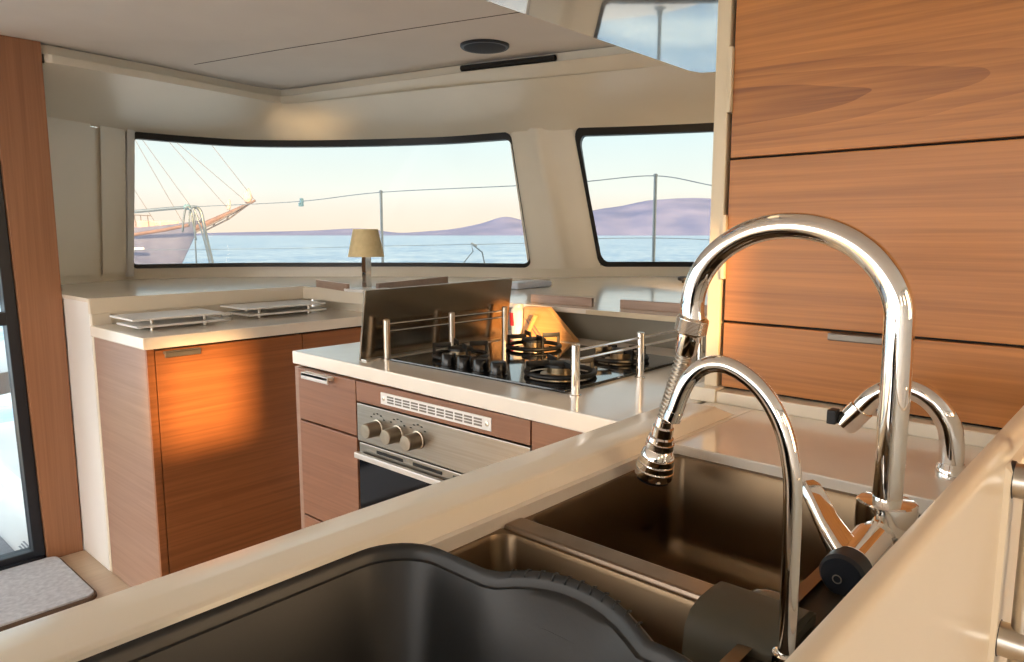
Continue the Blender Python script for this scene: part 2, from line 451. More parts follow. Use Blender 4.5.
# cornice
def cornice():
    c = Vector((1.0,1.2))
    rows = [[] for _ in range(8)]
    for (x,y,z0), o in zip(HI, OUT):
        p = Vector((x,y)); zt = zc(x,y)-.002; d = Vector((.25,1)).normalized() if y > 2.99 and x < 1.87 else (Vector((.7,.7)) if x < 2.0 and y > 2.9 else Vector((1,.26)).normalized())
        if x < 1.0: d = Vector((-.2,1)).normalized()
        for k,(a,z) in enumerate([(0,z0),(o,z0-.028),(o+.02,z0-.032),(o+.06,z0-.03),(o+.06,zt),(.035,zt),(.028,z0),(0,z0)]):
            q = p+d*a; rows[k].append(Vector((q.x,q.y,z)))
    return grid(rows)
struct(obj('trim_3', cornice(), gel, sm=True, auto=25))
_a, _b = rise(2.015,2.10), rise(2.128,1.72)
struct(obj('trim_4', tube([(_a[0]+.016,_a[1]+.005,_a[2]+.018),(_b[0]+.016,_b[1]+.005,_b[2]+.018)], .012, 8), dark))
def slant(x0, x1, y0, y1, z0, z1, s0, s1):
    g = box(x0, x1, y0, y1, z0, z1, .003)
    return [Vector((v.x+(s0*(x1-v.x)+s1*(v.x-x0))/(x1-x0)*(v.z-z0)/(z1-z0), v.y, v.z)) for v in g[0]], g[1]
# wooden door post and sliding door on the left
struct(obj('wall_left', join(slant(.712,.83,2.97,3.09,0,1.869,-.038,0), box(.80,.835,3.05,3.45,0,1.869)), postw))
d1 = struct(thing('door_1', None, None, (.3,3.0,0)))
obj('door_frame', join(slant(.6735,.7105,2.985,3.045,.0,1.869,-.038,-.038), box(-1.6,.676,2.985,3.045,0,.045,.004), box(-1.6,.657,2.985,3.045,.885,.93,.003), box(-1.6,.640,2.985,3.045,1.80,1.869,.003), box(-1.66,-1.6,2.985,3.045,0,1.87,.003)), frameb, d1)
obj('door_track', join(box(-1.6,.70,2.965,2.985,0,.022,.002)), frameb, d1)
obj('door_pane', slant(-1.6,.676,3.012,3.018,.03,1.82,0,-.036), clearg, d1)
struct(obj('wall_left', join(box(-3.2,-1.66,2.98,3.06,0,.9), box(-3.2,-1.66,2.98,3.06,1.7,1.87)), gelw))
# the aft end and the starboard side behind the camera, with openings; the starboard ones are shaped for the light
struct(obj('wall_back', join(box(-3.28,-3.2,-1.4,3.0,0,.10), box(-3.28,-3.2,-1.4,3.0,1.80,1.87), box(-3.28,-3.2,-1.4,-1.1,0,1.87), box(-3.28,-3.2,2.7,3.0,0,1.87)), gelw))
# three made-up starboard openings shaped for sun patches and fill: a narrow one aft, a small one, a tall one forward
LIGHT_OP = [(-1.34,-1.02,1.50,1.82), (-.16,.07,1.50,1.74), (.66,1.25,1.05,1.82)]
_w = []; _x = -3.2
for x0, x1, z0, z1 in LIGHT_OP:
    _w += [box(_x,x0,-1.43,-1.35,0,2.0), box(x0,x1,-1.43,-1.35,0,z0), box(x0,x1,-1.43,-1.35,z1,2.0)]; _x = x1
_w.append(box(_x,4.1,-1.43,-1.35,0,2.0))
struct(obj('wall_right', join(*_w), gelw))
struct(obj('wall_front', join(box(4.05,4.12,-1.43,.9,0,1.9), box(1.75,1.80,-1.35,.55,0,.93)), gelw))

# ------------------------------------------------------------------ ledge round the window side
lg = thing('window_ledge', 'cream ledge with low wood rims running under the windows behind the hob', 'ledge', (1.7,2.3,0))
bk = [tuple(wp(i, .985, -.02).xy) for i in range(0, NU, 5)]
poly = [(.83,2.70),(1.655,2.69),(1.70,.6),(1.70,-1.3),(4.0,-1.3)]+[p for p in bk[::-1]]+[(.55,3.1),(.83,3.09)]
poly = [p for p in poly]
obj('ledge_top', prism(poly, .972, .985), corian, lg)
obj('ledge_fascia', join(box(.832,1.652,2.692,2.712,.932,.9845,.002), prism([(1.652,2.70),(1.672,2.70),(1.70,1.66),(1.68,1.66)], .932, .9845, .002)), lam, lg)
obj('ledge_nose', prism([(1.684,1.66),(1.72,1.66),(1.735,.56),(1.69,.56)], .970, .9848, .002), tanb, lg)
obj('end_panel', join(box(.834,.856,2.71,3.06,0,.972,.003)), gelw, lg)
obj('front_stile', box(.836,.90,2.695,2.712,0,.932,.003), lam, lg)
obj('ledge_face', join(box(.856,1.70,2.705,2.72,.80,.972), prism([(1.715,2.72),(1.74,2.72),(1.745,1.705),(1.722,1.705)], 0, .972)), lam, lg)
obj('hob_backsplash', prism([(1.7215,1.705),(1.745,1.705),(1.755,.56),(1.7295,.56)], .60, .9705), shadep, lg)
def fiddle(a, b, h0=.985, h1=1.015, w=.012):
    a, b = Vector(a), Vector(b); d = (b-a).normalized(); n = Vector((-d.y, d.x))*w
    return prism([tuple(a), tuple(b), tuple(b+n), tuple(a+n)], h0, h1, .002)
obj('rim', fiddle((1.664,2.61),(1.60,2.30)), fidw, lg)
obj('rim', fiddle((1.70,2.235),(2.205,2.385)), fidw, lg)
obj('rim', fiddle((1.735,1.49),(1.757,1.265), h1=1.012), fidw, lg)
obj('rim', fiddle((1.765,1.17),(1.79,.80), h1=1.012), fidw, lg)
tag(obj('ledge_box', box(-.1,.12,-.05,.05,.9855,1.012,.012,3), blueb), 'low pale blue-white box lying on the ledge behind the steel guard', 'box').location = (2.21,1.93,0)
kb = tag(obj('winch_knob', join(lathe((2.93,1.60,.985),(0,0,1),[(0,.01),(.008,.008),(.01,.008)],16), lathe((2.93,1.60,.994),(0,0,1),[(0,.02),(.004,.028),(.016,.028),(.02,.02),(.021,.0)],20)), blackrub, sm=True, auto=40), 'small black round knob on the ledge below the right window', 'knob')

# ------------------------------------------------------------------ left cabinet with its racks
lc = thing('base_cabinet', 'oak base cabinet with one broad sunlit door standing at the walkway end', 'cabinet', (1.25,2.45,0))
obj('carcass', box(.87,1.72,2.267,2.69,0,.855), dark, lc)
obj('side_panel', box(.838,.855,2.257,2.694,0,.855,.002), sidew, lc)
obj('stile', box(.838,.860,2.245,2.258,0,.855,.001), doorw, lc)
ld = obj('door', box(.8635,1.366,2.245,2.265,.06,.850,.002), doorw, lc)
obj('handle', join(box(.885,.996,2.228,2.2455,.838,.8475,.004,3), box(.885,.996,2.228,2.233,.828,.8475,.002)), pullg, ld)
obj('front_panel', box(1.3695,1.72,2.245,2.265,.06,.850,.002), doorw, lc)
obj('plinth', box(.862,1.72,2.250,2.260,0,.057), doorw, lc)
tag(obj('side_worktop', box(.826,1.725,2.234,2.690,.857,.894,.004), corian), 'white worktop slab with the flat racks above the sunlit oak door', 'worktop')
def rack(x0, x1, y0, y1, label, loc):
    r = thing('fiddle_rack', label, 'rack', loc, 'flat white racks on the side worktop')
    obj('upper_slat', box(x0,x1,y0,y1,.927,.934,.002), gelw, r)
    obj('lower_slat', box(x0+.01,x1,y0-.005,y1-.03,.904,.911,.002), gelw, r)
    for px in (x0+.07, x1-.06):
        for py in (y0+.03, y1-.07):
            obj('post', lathe((px,py,.894),(0,0,1),[(0,.006),(.0335,.006)],10), satin, r, sm=True, auto=40)
rack(.860,1.165,2.40,2.60,'flat white slatted rack nearer the door post on the side worktop',(1.0,2.5,.894))
rack(1.27,1.61,2.46,2.655,'flat white slatted rack nearer the table lamp on the side worktop',(1.43,2.58,.894))
lt = thing('rack_latch','small white latch between the two flat racks','latch',(1.21,2.49,.894))
obj('latch_base', box(1.195,1.225,2.475,2.505,.894,.906,.004), gelw, lt)
obj('latch_grip', lathe((1.195,2.49,.912),(1,0,.2),[(0,.006),(.006,.009),(.028,.009),(.034,.006)],14), gelw, lt, sm=True, auto=40)

# ------------------------------------------------------------------ stove unit
du = thing('drawer_unit', 'narrow oak drawer unit left of the oven with a pale end panel', 'cabinet', (1.3,1.52,0))
obj('carcass', box(1.012,1.69,1.395,1.65,0,.856), dark, du)
obj('end_panel', box(.988,1.70,1.645,1.664,0,.859,.001), sidew, du)
for z0, z1 in ((.723,.857),(.464,.718),(.10,.459)):
    d = obj('drawer', box(.985,1.005,1.394,1.644,z0,z1,.0015), stvw, du)
    if z0 > .7: obj('pull', join(box(.966,.986,1.482,1.60,.845,.855,.002), box(.966,.971,1.482,1.60,.838,.855,.001)), pullw, d)
ov = thing('oven', 'built-in steel oven with three round knobs under the hob', 'oven', (1.25,1.12,0))
obj('cavity', box(1.006,1.55,.85,1.388,.12,.804), dark, ov)
cp = obj('control_panel', box(.985,1.006,.846,1.390,.713,.805,.002), ovst, ov)
for y in (1.310,1.237,1.168):
    k = obj('knob', lathe((.986,y,.757),(-1,0,0),[(0,.021),(.004,.021),(.005,.018),(.036,.0175),(.038,.016),(.0385,.0)],28), knobm, cp, sm=True, auto=35)
    obj('dial_mark', join(*[box(.9838,.9853,y+.03*math.sin(a)-.0025,y+.03*math.sin(a)+.0025,.763+.028*math.cos(a)-.0012,.763+.028*math.cos(a)+.0012) for a in (-.9,-.45,0,.45,.9)]), dark, cp)
obj('dial_mark', join(box(.9838,.9853,.955,.957,.735,.747), box(.9838,.9853,.950,.953,.739,.741), box(.9838,.9853,.958,.961,.741,.743)), dark, cp)
od = obj('oven_door', box(.988,1.006,.848,1.388,.20,.709,.002), ovst, ov)
obj('door_glass', box(.984,.989,.852,1.385,.205,.673,.001), ovgl, od)
obj('door_slot', join(*[box(.9868,.9885,y0,y0+.095,.694,.701) for y0 in (1.225,1.095,.965,.87)]), dark, od)
obj('door_handle', join(box(.970,.981,.852,1.386,.674,.688,.002), box(.972,.989,1.372,1.386,.676,.686,.001), box(.972,.989,.852,.866,.676,.686,.001)), pullw, od)
vp = thing('vent_panel', 'oak panel with a long white vent grille above the oven', 'panel', (1.0,1.12,.81))
obj('panel', box(.985,1.004,.846,1.390,.809,.857,.001), stvw, vp)
vg = obj('vent_grille', box(.9825,.986,.945,1.294,.818,.845,.001), grillw, vp)
sl = []
for c in range(11):
    for r in range(3):
        y = .970+c*.0277; sl.append(box(.9815,.983,y,y+.022,.8235+r*.0062,.8235+r*.0062+.0036))
obj('slots', join(*sl), pullg, vg)
for y in (.956,1.283): obj('screw', lathe((.9826,y,.8315),(-1,0,0),[(0,.005),(.001,.005),(.0016,.003)],14), satin, vg, sm=True, auto=40)
fp = thing('corner_cabinet', 'small oak cabinet front right of the oven at the inner corner', 'cabinet', (1.0,.75,0))
obj('front', box(.985,1.004,.635,.842,.10,.857,.001), stvw, fp)
obj('carcass', box(1.006,1.2,.635,.84,0,.857), dark, fp)

# ------------------------------------------------------------------ galley worktop (one continuous top) with its raised lip
wt = thing('galley_worktop', 'continuous cream worktop carrying both the hob and the sinks', 'worktop', (.9,.8,.85))
LX0 = -.75
obj('top', join(prism([(.972,.62),(1.72,.60),(1.705,1.70),(1.003,1.70)], T-.034, T, .003),
    box(LX0,1.70,.5135,.60,T-.040,T), box(LX0,.325,.115,.5135,T-.040,T), box(.922,1.23,.110,.5135,T-.040,T,.002), box(.325,.922,.115,.15,T-.040,T)), corian, wt)
def lip():
    prof = [(.630,T-.045),(.630,T+.005),(.6285,T+.0075),(.6255,T+.0088),(.575,T+.0195),(.570,T+.020),(.538,T+.020),(.535,T+.0195),(.532,T+.0175),(.5255,T+.003),(.5225,T+.0005),(.5225,T-.04)]
    rows = []
    for x in (LX0, .2, .6, .9, 1.10): rows.append([Vector((x, y, z)) for y, z in prof])
    rows.append([Vector((1.145, y, min(z, T+.0006)) if z > T else (1.145, y, z)) for y, z in prof])
    g = grid(rows); V, F = g; n = len(prof)
    F = F+[tuple(range(n)), tuple((len(rows)-1)*n+k for k in range(n))[::-1]]
    return V, F
obj('raised_lip', lip(), lipm, wt, sm=True, auto=28)
tag(obj('peninsula_front', box(LX0,.98,.600,.622,0,T-.046,.001), stvw), 'oak front panel of the sink peninsula facing the oven', 'panel')

# ------------------------------------------------------------------ hob
hb = thing('hob', 'black glass four-burner gas hob set in the cream worktop', 'hob', (1.32,1.1,T))
obj('glass_plate', box(1.079,1.568,.838,1.382,T,T+.006,.002), hobg, hb)
def burner(x, y, R, hi):
    b = obj('burner', lathe((x,y,T+.006),(0,0,1),[(0,R*.62),(.004,R*.62),(.006,R*.42),(.018,R*.42),(.019,R*.5)],28), burnm, hb, sm=True, auto=35)
    obj('burner_cap', lathe((x,y,T+.025),(0,0,1),[(0,R*.5),(.006,R*.5),(.009,R*.42),(.010,.0)],28), iron, b, sm=True, auto=35)
    ring = [(x+R*1.06*math.cos(a), y+R*1.06*math.sin(a), T+.013) for a in [2*math.pi*k/32 for k in range(33)]]
    g = [tube(ring, .0055, 8, False)]
    for q in range(4):
        a = math.pi/4+q*math.pi/2+.25; c, t_ = math.cos(a), math.sin(a)
        fin = box(R*.38, R*1.12, -.0022, .0022, T+hi-.012, T+hi, .001)
        leg = box(R*1.0, R*1.12, -.0022, .0022, T+.0065, T+hi-.002, .001)
        M = Matrix.Translation((x,y,0)) @ Matrix.Rotation(a, 4, 'Z')
        g += [xf(fin, M), xf(leg, M)]
    obj('pan_support', join(*g), iron, b, sm=True, auto=50)
burner(1.205,1.262,.062,.046); burner(1.44,1.225,.066,.046); burner(1.20,.945,.070,.040); burner(1.44,.95,.060,.040)
for y in (1.198,1.147,1.095,1.043):
    obj('knob', lathe((1.107,y,T+.006),(0,0,1),[(0,.021),(.003,.021),(.004,.0185),(.028,.0175),(.030,.016),(.0305,0)],26), knobb, hb, sm=True, auto=35)
def rail(y, xs, lab):
    r = thing('pot_rail', lab, 'rail', (xs[0],y,T), 'pot rails on the hob')
    for x in xs:
        obj('post', lathe((x,y,T),(0,0,1),[(0,.012),(.002,.012),(.003,.0085),(.098,.0085),(.100,.007),(.101,0)],20), chrome if y < 1 else satin, r, sm=True, auto=35)
    for z in (T+.088, T+.070):
        obj('rod', tube([(xs[0],y,z),(xs[-1],y,z)], .0028, 8), chrome, r, sm=True, auto=40)
rail(1.402, (1.088,1.307,1.517), 'chrome pot rail along the upright steel guard')
rail(.812, (1.078,1.308,1.575), 'chrome pot rail on the tap side of the hob')
# upright stainless guard
gd = thing('splash_guard', 'upright bronze-toned stainless splash guard at the left end of the hob', 'splash guard', (1.3,1.43,T))
def guard():
    V=[]; 
    f = [(1.032,1.436,T+.0),(1.045,1.424,1.066),(1.577,1.424,1.073),(1.560,1.436,T)]
    b = [(x+.002, y+.010, z) for x, y, z in f]
    V = f+b
    bm = bmesh.new(); vs = [bm.verts.new(v) for v in V]
    for q in ((0,1,2,3),(7,6,5,4),(0,4,5,1),(1,5,6,2),(2,6,7,3),(3,7,4,0)): bm.faces.new([vs[i] for i in q])
    bmesh.ops.bevel(bm, geom=bm.edges[:], offset=.0015, segments=2, affect='EDGES')
    return dump(bm)
obj('plate', guard(), lidst, gd)
obj('foot_strip', box(1.034,1.562,1.414,1.436,T,T+.004,.001), satin, gd)
# things behind the hob
cb = thing('cutting_board', 'pale wooden cutting board leaning behind the hob, lit by the sun', 'cutting board', (1.63,1.34,T))
def vboard(poly, x0, x1, bev=.003):
    g = prism(poly, 0, x1-x0, bev)
    return [Vector((x0+v[2]+.10*(v[1]-T)*.35, v[0], v[1])) for v in g[0]], g[1]
obj('board', vboard([(1.426,.985),(1.335,.988),(1.228,T+.004),(1.222,T),(1.426,T)], 1.625, 1.647), boardw, cb)
obj('groove', join(*[vboard([(1.420-o,.948),(1.414-o,.948),(1.366-o,T+.006),(1.372-o,T+.006)], 1.6242, 1.627, 0) for o in (0,.016)]), shipw, cb)
obj('edge_band', vboard([(1.347,.988),(1.335,.988),(1.227,T+.006),(1.240,T+.006)], 1.6235, 1.627, 0), boardw, cb)
bt = thing('bottle', 'white plastic bottle with a red label beside the cutting board', 'bottle', (1.595,1.475,T))
obj('body', lathe((1.637,1.456,T),(0,0,1),[(0,.018),(.004,.020),(.07,.023),(.080,.021),(.084,.016),(.086,.016)],24), bottlem, bt, sm=True, auto=40)
obj('cap', lathe((1.637,1.456,T+.084),(0,0,1),[(0,.017),(.012,.016),(.013,0)],20), bottlem, bt, sm=True, auto=40)
obj('label', lathe((1.6315,1.462,T+.030),(0,0,1),[(0,.0175),(.040,.0185)],24), red, bt, sm=True, auto=40)
tag(obj('wooden_spoon', tube([(1.600,1.395,T+.001),(1.605,1.378,.93),(1.610,1.362,.966)], [.006,.007,.008], 12), boardw, sm=True, auto=50), 'stubby wooden handle leaning on the cutting board', 'utensil')

# lamp
lp = thing('table_lamp', 'small table lamp with a beige shade on the ledge corner before the window', 'lamp', (1.665,2.26,.985))
obj('base', box(1.60,1.73,2.20,2.32,.9853,.997,.003), gelw, lp)
obj('stem', box(1.652,1.678,2.247,2.273,.995,1.125,.002), chrome, lp)
obj('switch', lathe((1.6525,2.26,1.055),(-1,-.2,0),[(0,.005),(.003,.005),(.004,.003)],12), blackrub, lp, sm=True, auto=40)
sh = []
for r, z in ((.0685,1.118),(.047,1.222),(.045,1.222),(.0665,1.118)):
    sh.append([Vector((1.665+r*math.cos(a), 2.26+r*math.sin(a), z)) for a in [2*math.pi*k/40 for k in range(41)]])
sh.append(sh[0])
obj('shade', grid(sh), shade, lp, sm=True, auto=40)
obj('shade_ring', join(tube([(1.62,2.26,1.122),(1.71,2.26,1.122)], .002, 6), tube([(1.665,2.215,1.122),(1.665,2.305,1.122)], .002, 6)), satin, lp)

# ------------------------------------------------------------------ sink
sk = thing('sink', 'double stainless steel sink with a large far bowl and a small near bowl', 'sink', (.7,.35,.72))
def bowl(x0, x1, y0, y1, z0, z1, r=.035, rb=.03):
    """open steel bowl: rounded walls and a coved floor"""
    rows = []
    def loop(m, z, rr):
        return [Vector((x0+m+p[0], y0+m+p[1], z)) for p in rrect(x1-x0-2*m, y1-y0-2*m, rr, 6)]
    def add(m, z, rr):
        l = loop(m, z, max(rr,.004)); rows.append(l+[l[0]])
    add(-.012, z1, r+.012); add(0, z1-.001, r); add(.002, z1-.006, r); add(.008, z0+rb, r)
    for k in range(1,6):
        a = k/5*math.pi/2; add(.008+rb*(1-math.cos(a)), z0+rb*(1-math.sin(a)), r)
    V, F = grid(rows); n = len(rows[0])
    F.append(tuple((len(rows)-1)*n+k for k in range(n-1)))
    return V, F
lb = obj('large_bowl', bowl(.585,.914,.222,.510,.735,.880,.022), steel, sk, sm=True, auto=50)
sb_ = obj('small_bowl', bowl(.345,.548,.222,.510,.735,.880,.022), steel, sk, sm=True, auto=50)
for x, b in ((.74,lb),(.445,sb_)):
    obj('strainer', lathe((x,.36,.7352),(0,0,1),[(0,.04),(.002,.04),(.003,.034),(.001,.03),(.001,0)],28), chrome, b, sm=True, auto=35)
obj('divider', box(.5515,.5815,.216,.5125,.866,.8845,.004), divm, sk)
obj('rim', join(box(.31,.935,.5105,.530,.848,.8535,.001), box(.914,.935,.15,.51,.848,.8535,.001), box(.31,.345,.15,.51,.848,.8535,.001)), steel, sk)
obj('tap_deck', box(.328,.9205,.1505,.222,.858,.8735,.001), decks, sk)
# rubber caddy on the divider
cd = thing('sink_caddy', 'dull olive-grey rubber saddle hung over the sink divider by the taps', 'sink caddy', (.565,.24,.88))
def saddle():
    rows = []
    prof = [(.508,.83),(.508,.862),(.511,.878),(.519,.888),(.534,.8925),(.556,.8935),(.576,.892),(.588,.886),(.594,.868),(.596,.84)]
    for y in (.190,.268): rows.append([Vector((x, y, z)) for x, z in prof])
    inner = [[Vector((.556+(x-.556)*.86, y, .884+(z-.8935)*.95-.002)) for x, z in prof] for y in (.268,.190)]
    return grid(rows+inner+[rows[0]])
obj('saddle', saddle(), caddym, cd, sm=True, auto=40)
obj('end_wall', join(prism([(.512,.1895),(.592,.1895),(.592,.193),(.512,.193)], .876, .884)), caddym, cd)
obj('soap_cup', lathe((.602,.236,.862),(.25,.1,1),[(0,.016),(.012,.016),(.017,.014),(.020,.009),(.021,0)],26), clearp, cd, sm=True, auto=50)

# ------------------------------------------------------------------ taps
mt = thing('mixer_tap', 'tall chrome swan-neck mixer tap with a ribbed spring hose and spray head', 'tap', (.78,.187,.887))
FX, FY = .78, .187
obj('base', lathe((FX,FY,.8738),(0,0,1),[(0,.029),(.049,.029),(.055,.0285),(.0565,.0265),(.0575,.0155),(.0575,0)],36), chrome, mt, sm=True, auto=30)
arc = [(FX,FY,.93),(FX,FY,1.00),(FX,FY,1.06),(FX,FY+.001,1.110)]
cy, cz, RY, RZ = .303, 1.112, .1155, .098
for k in range(1, 25):
    a = math.pi-math.radians(k*7.85); arc.append((FX+.0008*k*.5, cy+RY*math.cos(a), cz+RZ*math.sin(a)))
obj('spout', tube(catmull(arc,3), .0142, 26), chrome, mt, sm=True, auto=60)
E1 = Vector(arc[-1]); D1 = (Vector((.792,.442,.985))-E1).normalized()
obj('collar', lathe(E1-D1*.004, D1, [(0,.0165),(.002,.0192)]+[(.003+.0008*q,.0192+(.0005 if q%2 else 0)) for q in range(20)]+[(.020,.0190),(.022,.016),(.0221,.0)],40), knurl, mt, sm=True, auto=30)
obj('hose_end', lathe(E1+D1*.016, D1, [(0,.0142),(.026,.0135),(.030,.0105)],28), chrome, mt, sm=True, auto=40)
_hp = catmull([tuple(E1+D1*.040),(.788,.4375,1.015),(.790,.447,.985),(.792,.4545,.958)], 24)
_l = [0]
for a, b in zip(_hp, _hp[1:]): _l.append(_l[-1]+(b-a).length)
hp = []; hn = 150
for k in range(hn):
    q = _l[-1]*k/(hn-1); j = max(0, min(len(_l)-2, next((m for m, v in enumerate(_l) if v >= q), len(_l)-1)-1))
    hp.append(_hp[j].lerp(_hp[j+1], (q-_l[j])/max(1e-9,_l[j+1]-_l[j])))
obj('spring_hose', tube(hp, [.0095+.0013*math.sin(i*2*math.pi/7.5) for i in range(hn)], 18), satin, mt, sm=True, auto=70)
hd = Vector((.006,.022,-.10)).normalized(); h0 = Vector(hp[-1])
obj('spray_neck', lathe(h0-hd*.012, hd, [(0,.0105),(.012,.0115),(.014,.0135),(.026,.0135),(.028,.016),(.036,.017),(.037,.0155)],28), chrome, mt, sm=True, auto=35)
nz = obj('spray_head', lathe(h0+hd*.032, hd, [(0,.0165),(.004,.0195),(.010,.0215),(.011,.0205),(.012,.022),(.019,.0232),(.020,.0222),(.021,.0236),(.028,.0244),(.029,.0236),(.030,.0248),(.037,.0252),(.040,.0245),(.041,.0)],34), chrome, mt, sm=True, auto=25)
obj('spray_ring', lathe(h0+hd*.022, hd, [(0,.017),(.001,.0182),(.009,.0185),(.010,.017)],30), knurl, nz, sm=True, auto=40)
obj('spray_face', lathe(h0+hd*.070, hd, [(0,.0243),(.006,.0225),(.010,.016),(.011,0)],30), blackrub, nz, sm=True, auto=40)
cart = obj('cartridge', lathe((FX-.012,FY,.901),(-1,.03,-.09),[(0,.0165),(.03,.0165),(.031,.0205),(.088,.0205),(.090,.019)],30), chrome, mt, sm=True, auto=30)
CE_ = Vector((FX-.012,FY,.901))+Vector((-1,.03,-.09)).normalized()*.0905
obj('cartridge_cap', lathe(CE_,(-1,.03,-.09),[(0,.0212),(.018,.0212),(.0215,.0185),(.022,0)],30), frameb, cart, sm=True, auto=35)
ringm = [CE_+Vector((-.0226, .004+.0038*math.cos(a), -.004+.0038*math.sin(a))) for a in [2*math.pi*k/16 for k in range(17)]]
obj('cap_mark', tube(ringm, .0006, 6, False), satin, cart)
def lever():
    # flat blade standing up from the end of the cartridge, leaning towards +y
    rows = []
    for p, w, t in ((Vector((.688,.190,.895)),.020,.0125),(Vector((.690,.203,.909)),.0165,.0085),(Vector((.697,.219,.926)),.0135,.0062),(Vector((.705,.233,.943)),.0125,.0056),(Vector((.7085,.240,.9515)),.0115,.0050),(Vector((.710,.2435,.9555)),.007,.003)):
        d = Vector((.25,.62,.74)).normalized(); u = Vector((.95,-.3,-.1)); u = (u-d*u.dot(d)).normalized(); n = d.cross(u)
        q = rrect(2*w, 2*t, t*.55, 4)
        l = [p+u*(a-w)+n*(b-t) for a, b in q]
        rows.append(l+[l[0]])
    V, F = grid(rows); n = len(rows[0])
    F.append(tuple(range(n-1))[::-1]); F.append(tuple((len(rows)-1)*n+k for k in range(n-1)))
    return V, F
obj('lever', lever(), chrome, mt, sm=True, auto=40)
# filter tap (slim)
ft = thing('filter_tap', 'slim chrome gooseneck tap nearest the dark plastic tub', 'tap', (.507,.182,.887))
obj('base', lathe((.507,.182,.8738),(0,0,1),[(0,.0125),(.006,.0125),(.009,.0105),(.016,.0102),(.017,.0075)],28), chrome, ft, sm=True, auto=35)
g = [(.507,.182,.885),(.506,.182,.95),(.505,.1825,1.0),(.504,.184,1.030),(.503,.191,1.060),(.502,.204,1.083),(.501,.220,1.097),(.500,.238,1.1035),(.500,.255,1.099),(.499,.268,1.084),(.4985,.277,1.060)]
obj('spout', tube(catmull(g,6), .0066, 20), chrome, ft, sm=True, auto=60)
obj('outlet', lathe((.4985,.2765,1.0615),(-.02,.35,-.93),[(0,.0072),(.008,.0072),(.009,.0055),(.0092,0)],20), chrome, ft, sm=True, auto=40)
# far tap
kt = thing('far_tap', 'short chrome hooked tap farthest along the worktop by the oak drawers', 'tap', (1.03,.178,T))
obj('base', lathe((1.03,.176,T),(0,0,1),[(0,.018),(.010,.018),(.013,.0165),(.018,.0145)],30), chrome, kt, sm=True, auto=35)
g = [(1.03,.176,.90),(1.03,.177,.935),(1.03,.183,.962),(1.03,.200,.986),(1.03,.222,.999),(1.03,.246,1.000),(1.03,.270,.986),(1.03,.290,.960)]
obj('spout', tube(catmull(g,6), .0143, 24), chrome, kt, sm=True, auto=60)
dd = Vector((0,.022,-.030)).normalized()
obj('outlet', lathe(Vector((1.03,.286,.966)), dd, [(0,.015),(.001,.0165),(.034,.0165),(.036,.014),(.0362,0)],28), chrome, kt, sm=True, auto=35)
obj('spray_button', xf(box(-.012,.008,-.004,.008,-.010,.010,.002), Matrix.Translation((1.022,.318,.950))), blackrub, kt)

# ------------------------------------------------------------------ dark plastic tub
tb = thing('washing_up_tub', 'dark grey plastic washing-up tub in the foreground on the worktop', 'tub', (.1,.225,T))
def tub():
    x0, x1, y0, y1 = -.16, .2885, .118, .357
    zt = 1.006
    def hand(p):
        # grip bulge on the two short ends
        e = max(0.0, 1-abs((p.y-.219)/.053)**2.2)
        if p.x > x1-.02: return p+Vector((.014*e, 0, .007*e))
        if p.x < x0+.02: return p+Vector((-.014*e, 0, .007*e))
        return p
    def loop(m, z, r):
        pts = rrect(x1-x0-2*m, y1-y0-2*m, r, 8); full = []
        for a, b in zip(pts, pts[1:]+pts[:1]):
            n = max(1, int(math.dist(a,b)/.01))
            for k in range(n): full.append((a[0]+(b[0]-a[0])*k/n, a[1]+(b[1]-a[1])*k/n))
        return [Vector((x0+m+p[0], y0+m+p[1], z)) for p in full]
    # use matching vertex counts through a fixed reference loop
    ref = loop(0, 0, .036)
    cx, cyy = (x0+x1)/2, (y0+y1)/2
    def ring(m, z, h):
        sx = 1-2*m/(x1-x0); sy = 1-2*m/(y1-y0)
        l = []
        for p in ref:
            q = Vector((cx+(p.x-cx)*sx, cyy+(p.y-cyy)*sy, z))
            if h:
                e = hand(Vector((p.x, p.y, z)))-Vector((p.x, p.y, z)); q += e*h
            l.append(q)
        return l+[l[0]]
    rows = [ring(.040,T+.001,0), ring(.030,T+.012,0), ring(.012,zt-.020,.3), ring(.002,zt-.018,.8), ring(0,zt-.012,1), ring(.0008,zt-.004,1), ring(.003,zt-.001,1), ring(.0045,zt,1), ring(.006,zt-.0006,1), ring(.0078,zt-.004,.97), ring(.0084,zt-.0075,.94), ring(.0088,zt-.0080,.93), ring(.0106,zt-.0082,.91), ring(.0113,zt-.0105,.82), ring(.0150,zt-.022,.50), ring(.0205,zt-.040,.24), ring(.0275,zt-.062,.10), ring(.037,T+.022,0), ring(.043,T+.010,0), ring(.055,T+.006,0)]
    V, F = grid(rows); n = len(rows[0])
    F.append(tuple(range(n-1))); F.append(tuple((len(rows)-1)*n+k for k in range(n-1)))
    return V, F
tbb = obj('body', tub(), tubm, tb, sm=True, auto=50)
rg = []
for k in range(11):
    y = .177+k*.0084
    e = max(0.0, 1-abs((y-.219)/.053)**2.2)
    xx = .2885+.014*e; zz = 1.006+.007*e
    rg.append(tube([(xx-.0018,y,zz-.0012),(xx-.0045,y,zz),(xx-.0062,y,zz-.0003),(xx-.0078,y,zz-.0035)], .0006, 6))
obj('grip_ridges', join(*rg), tubm, tb, sm=True)

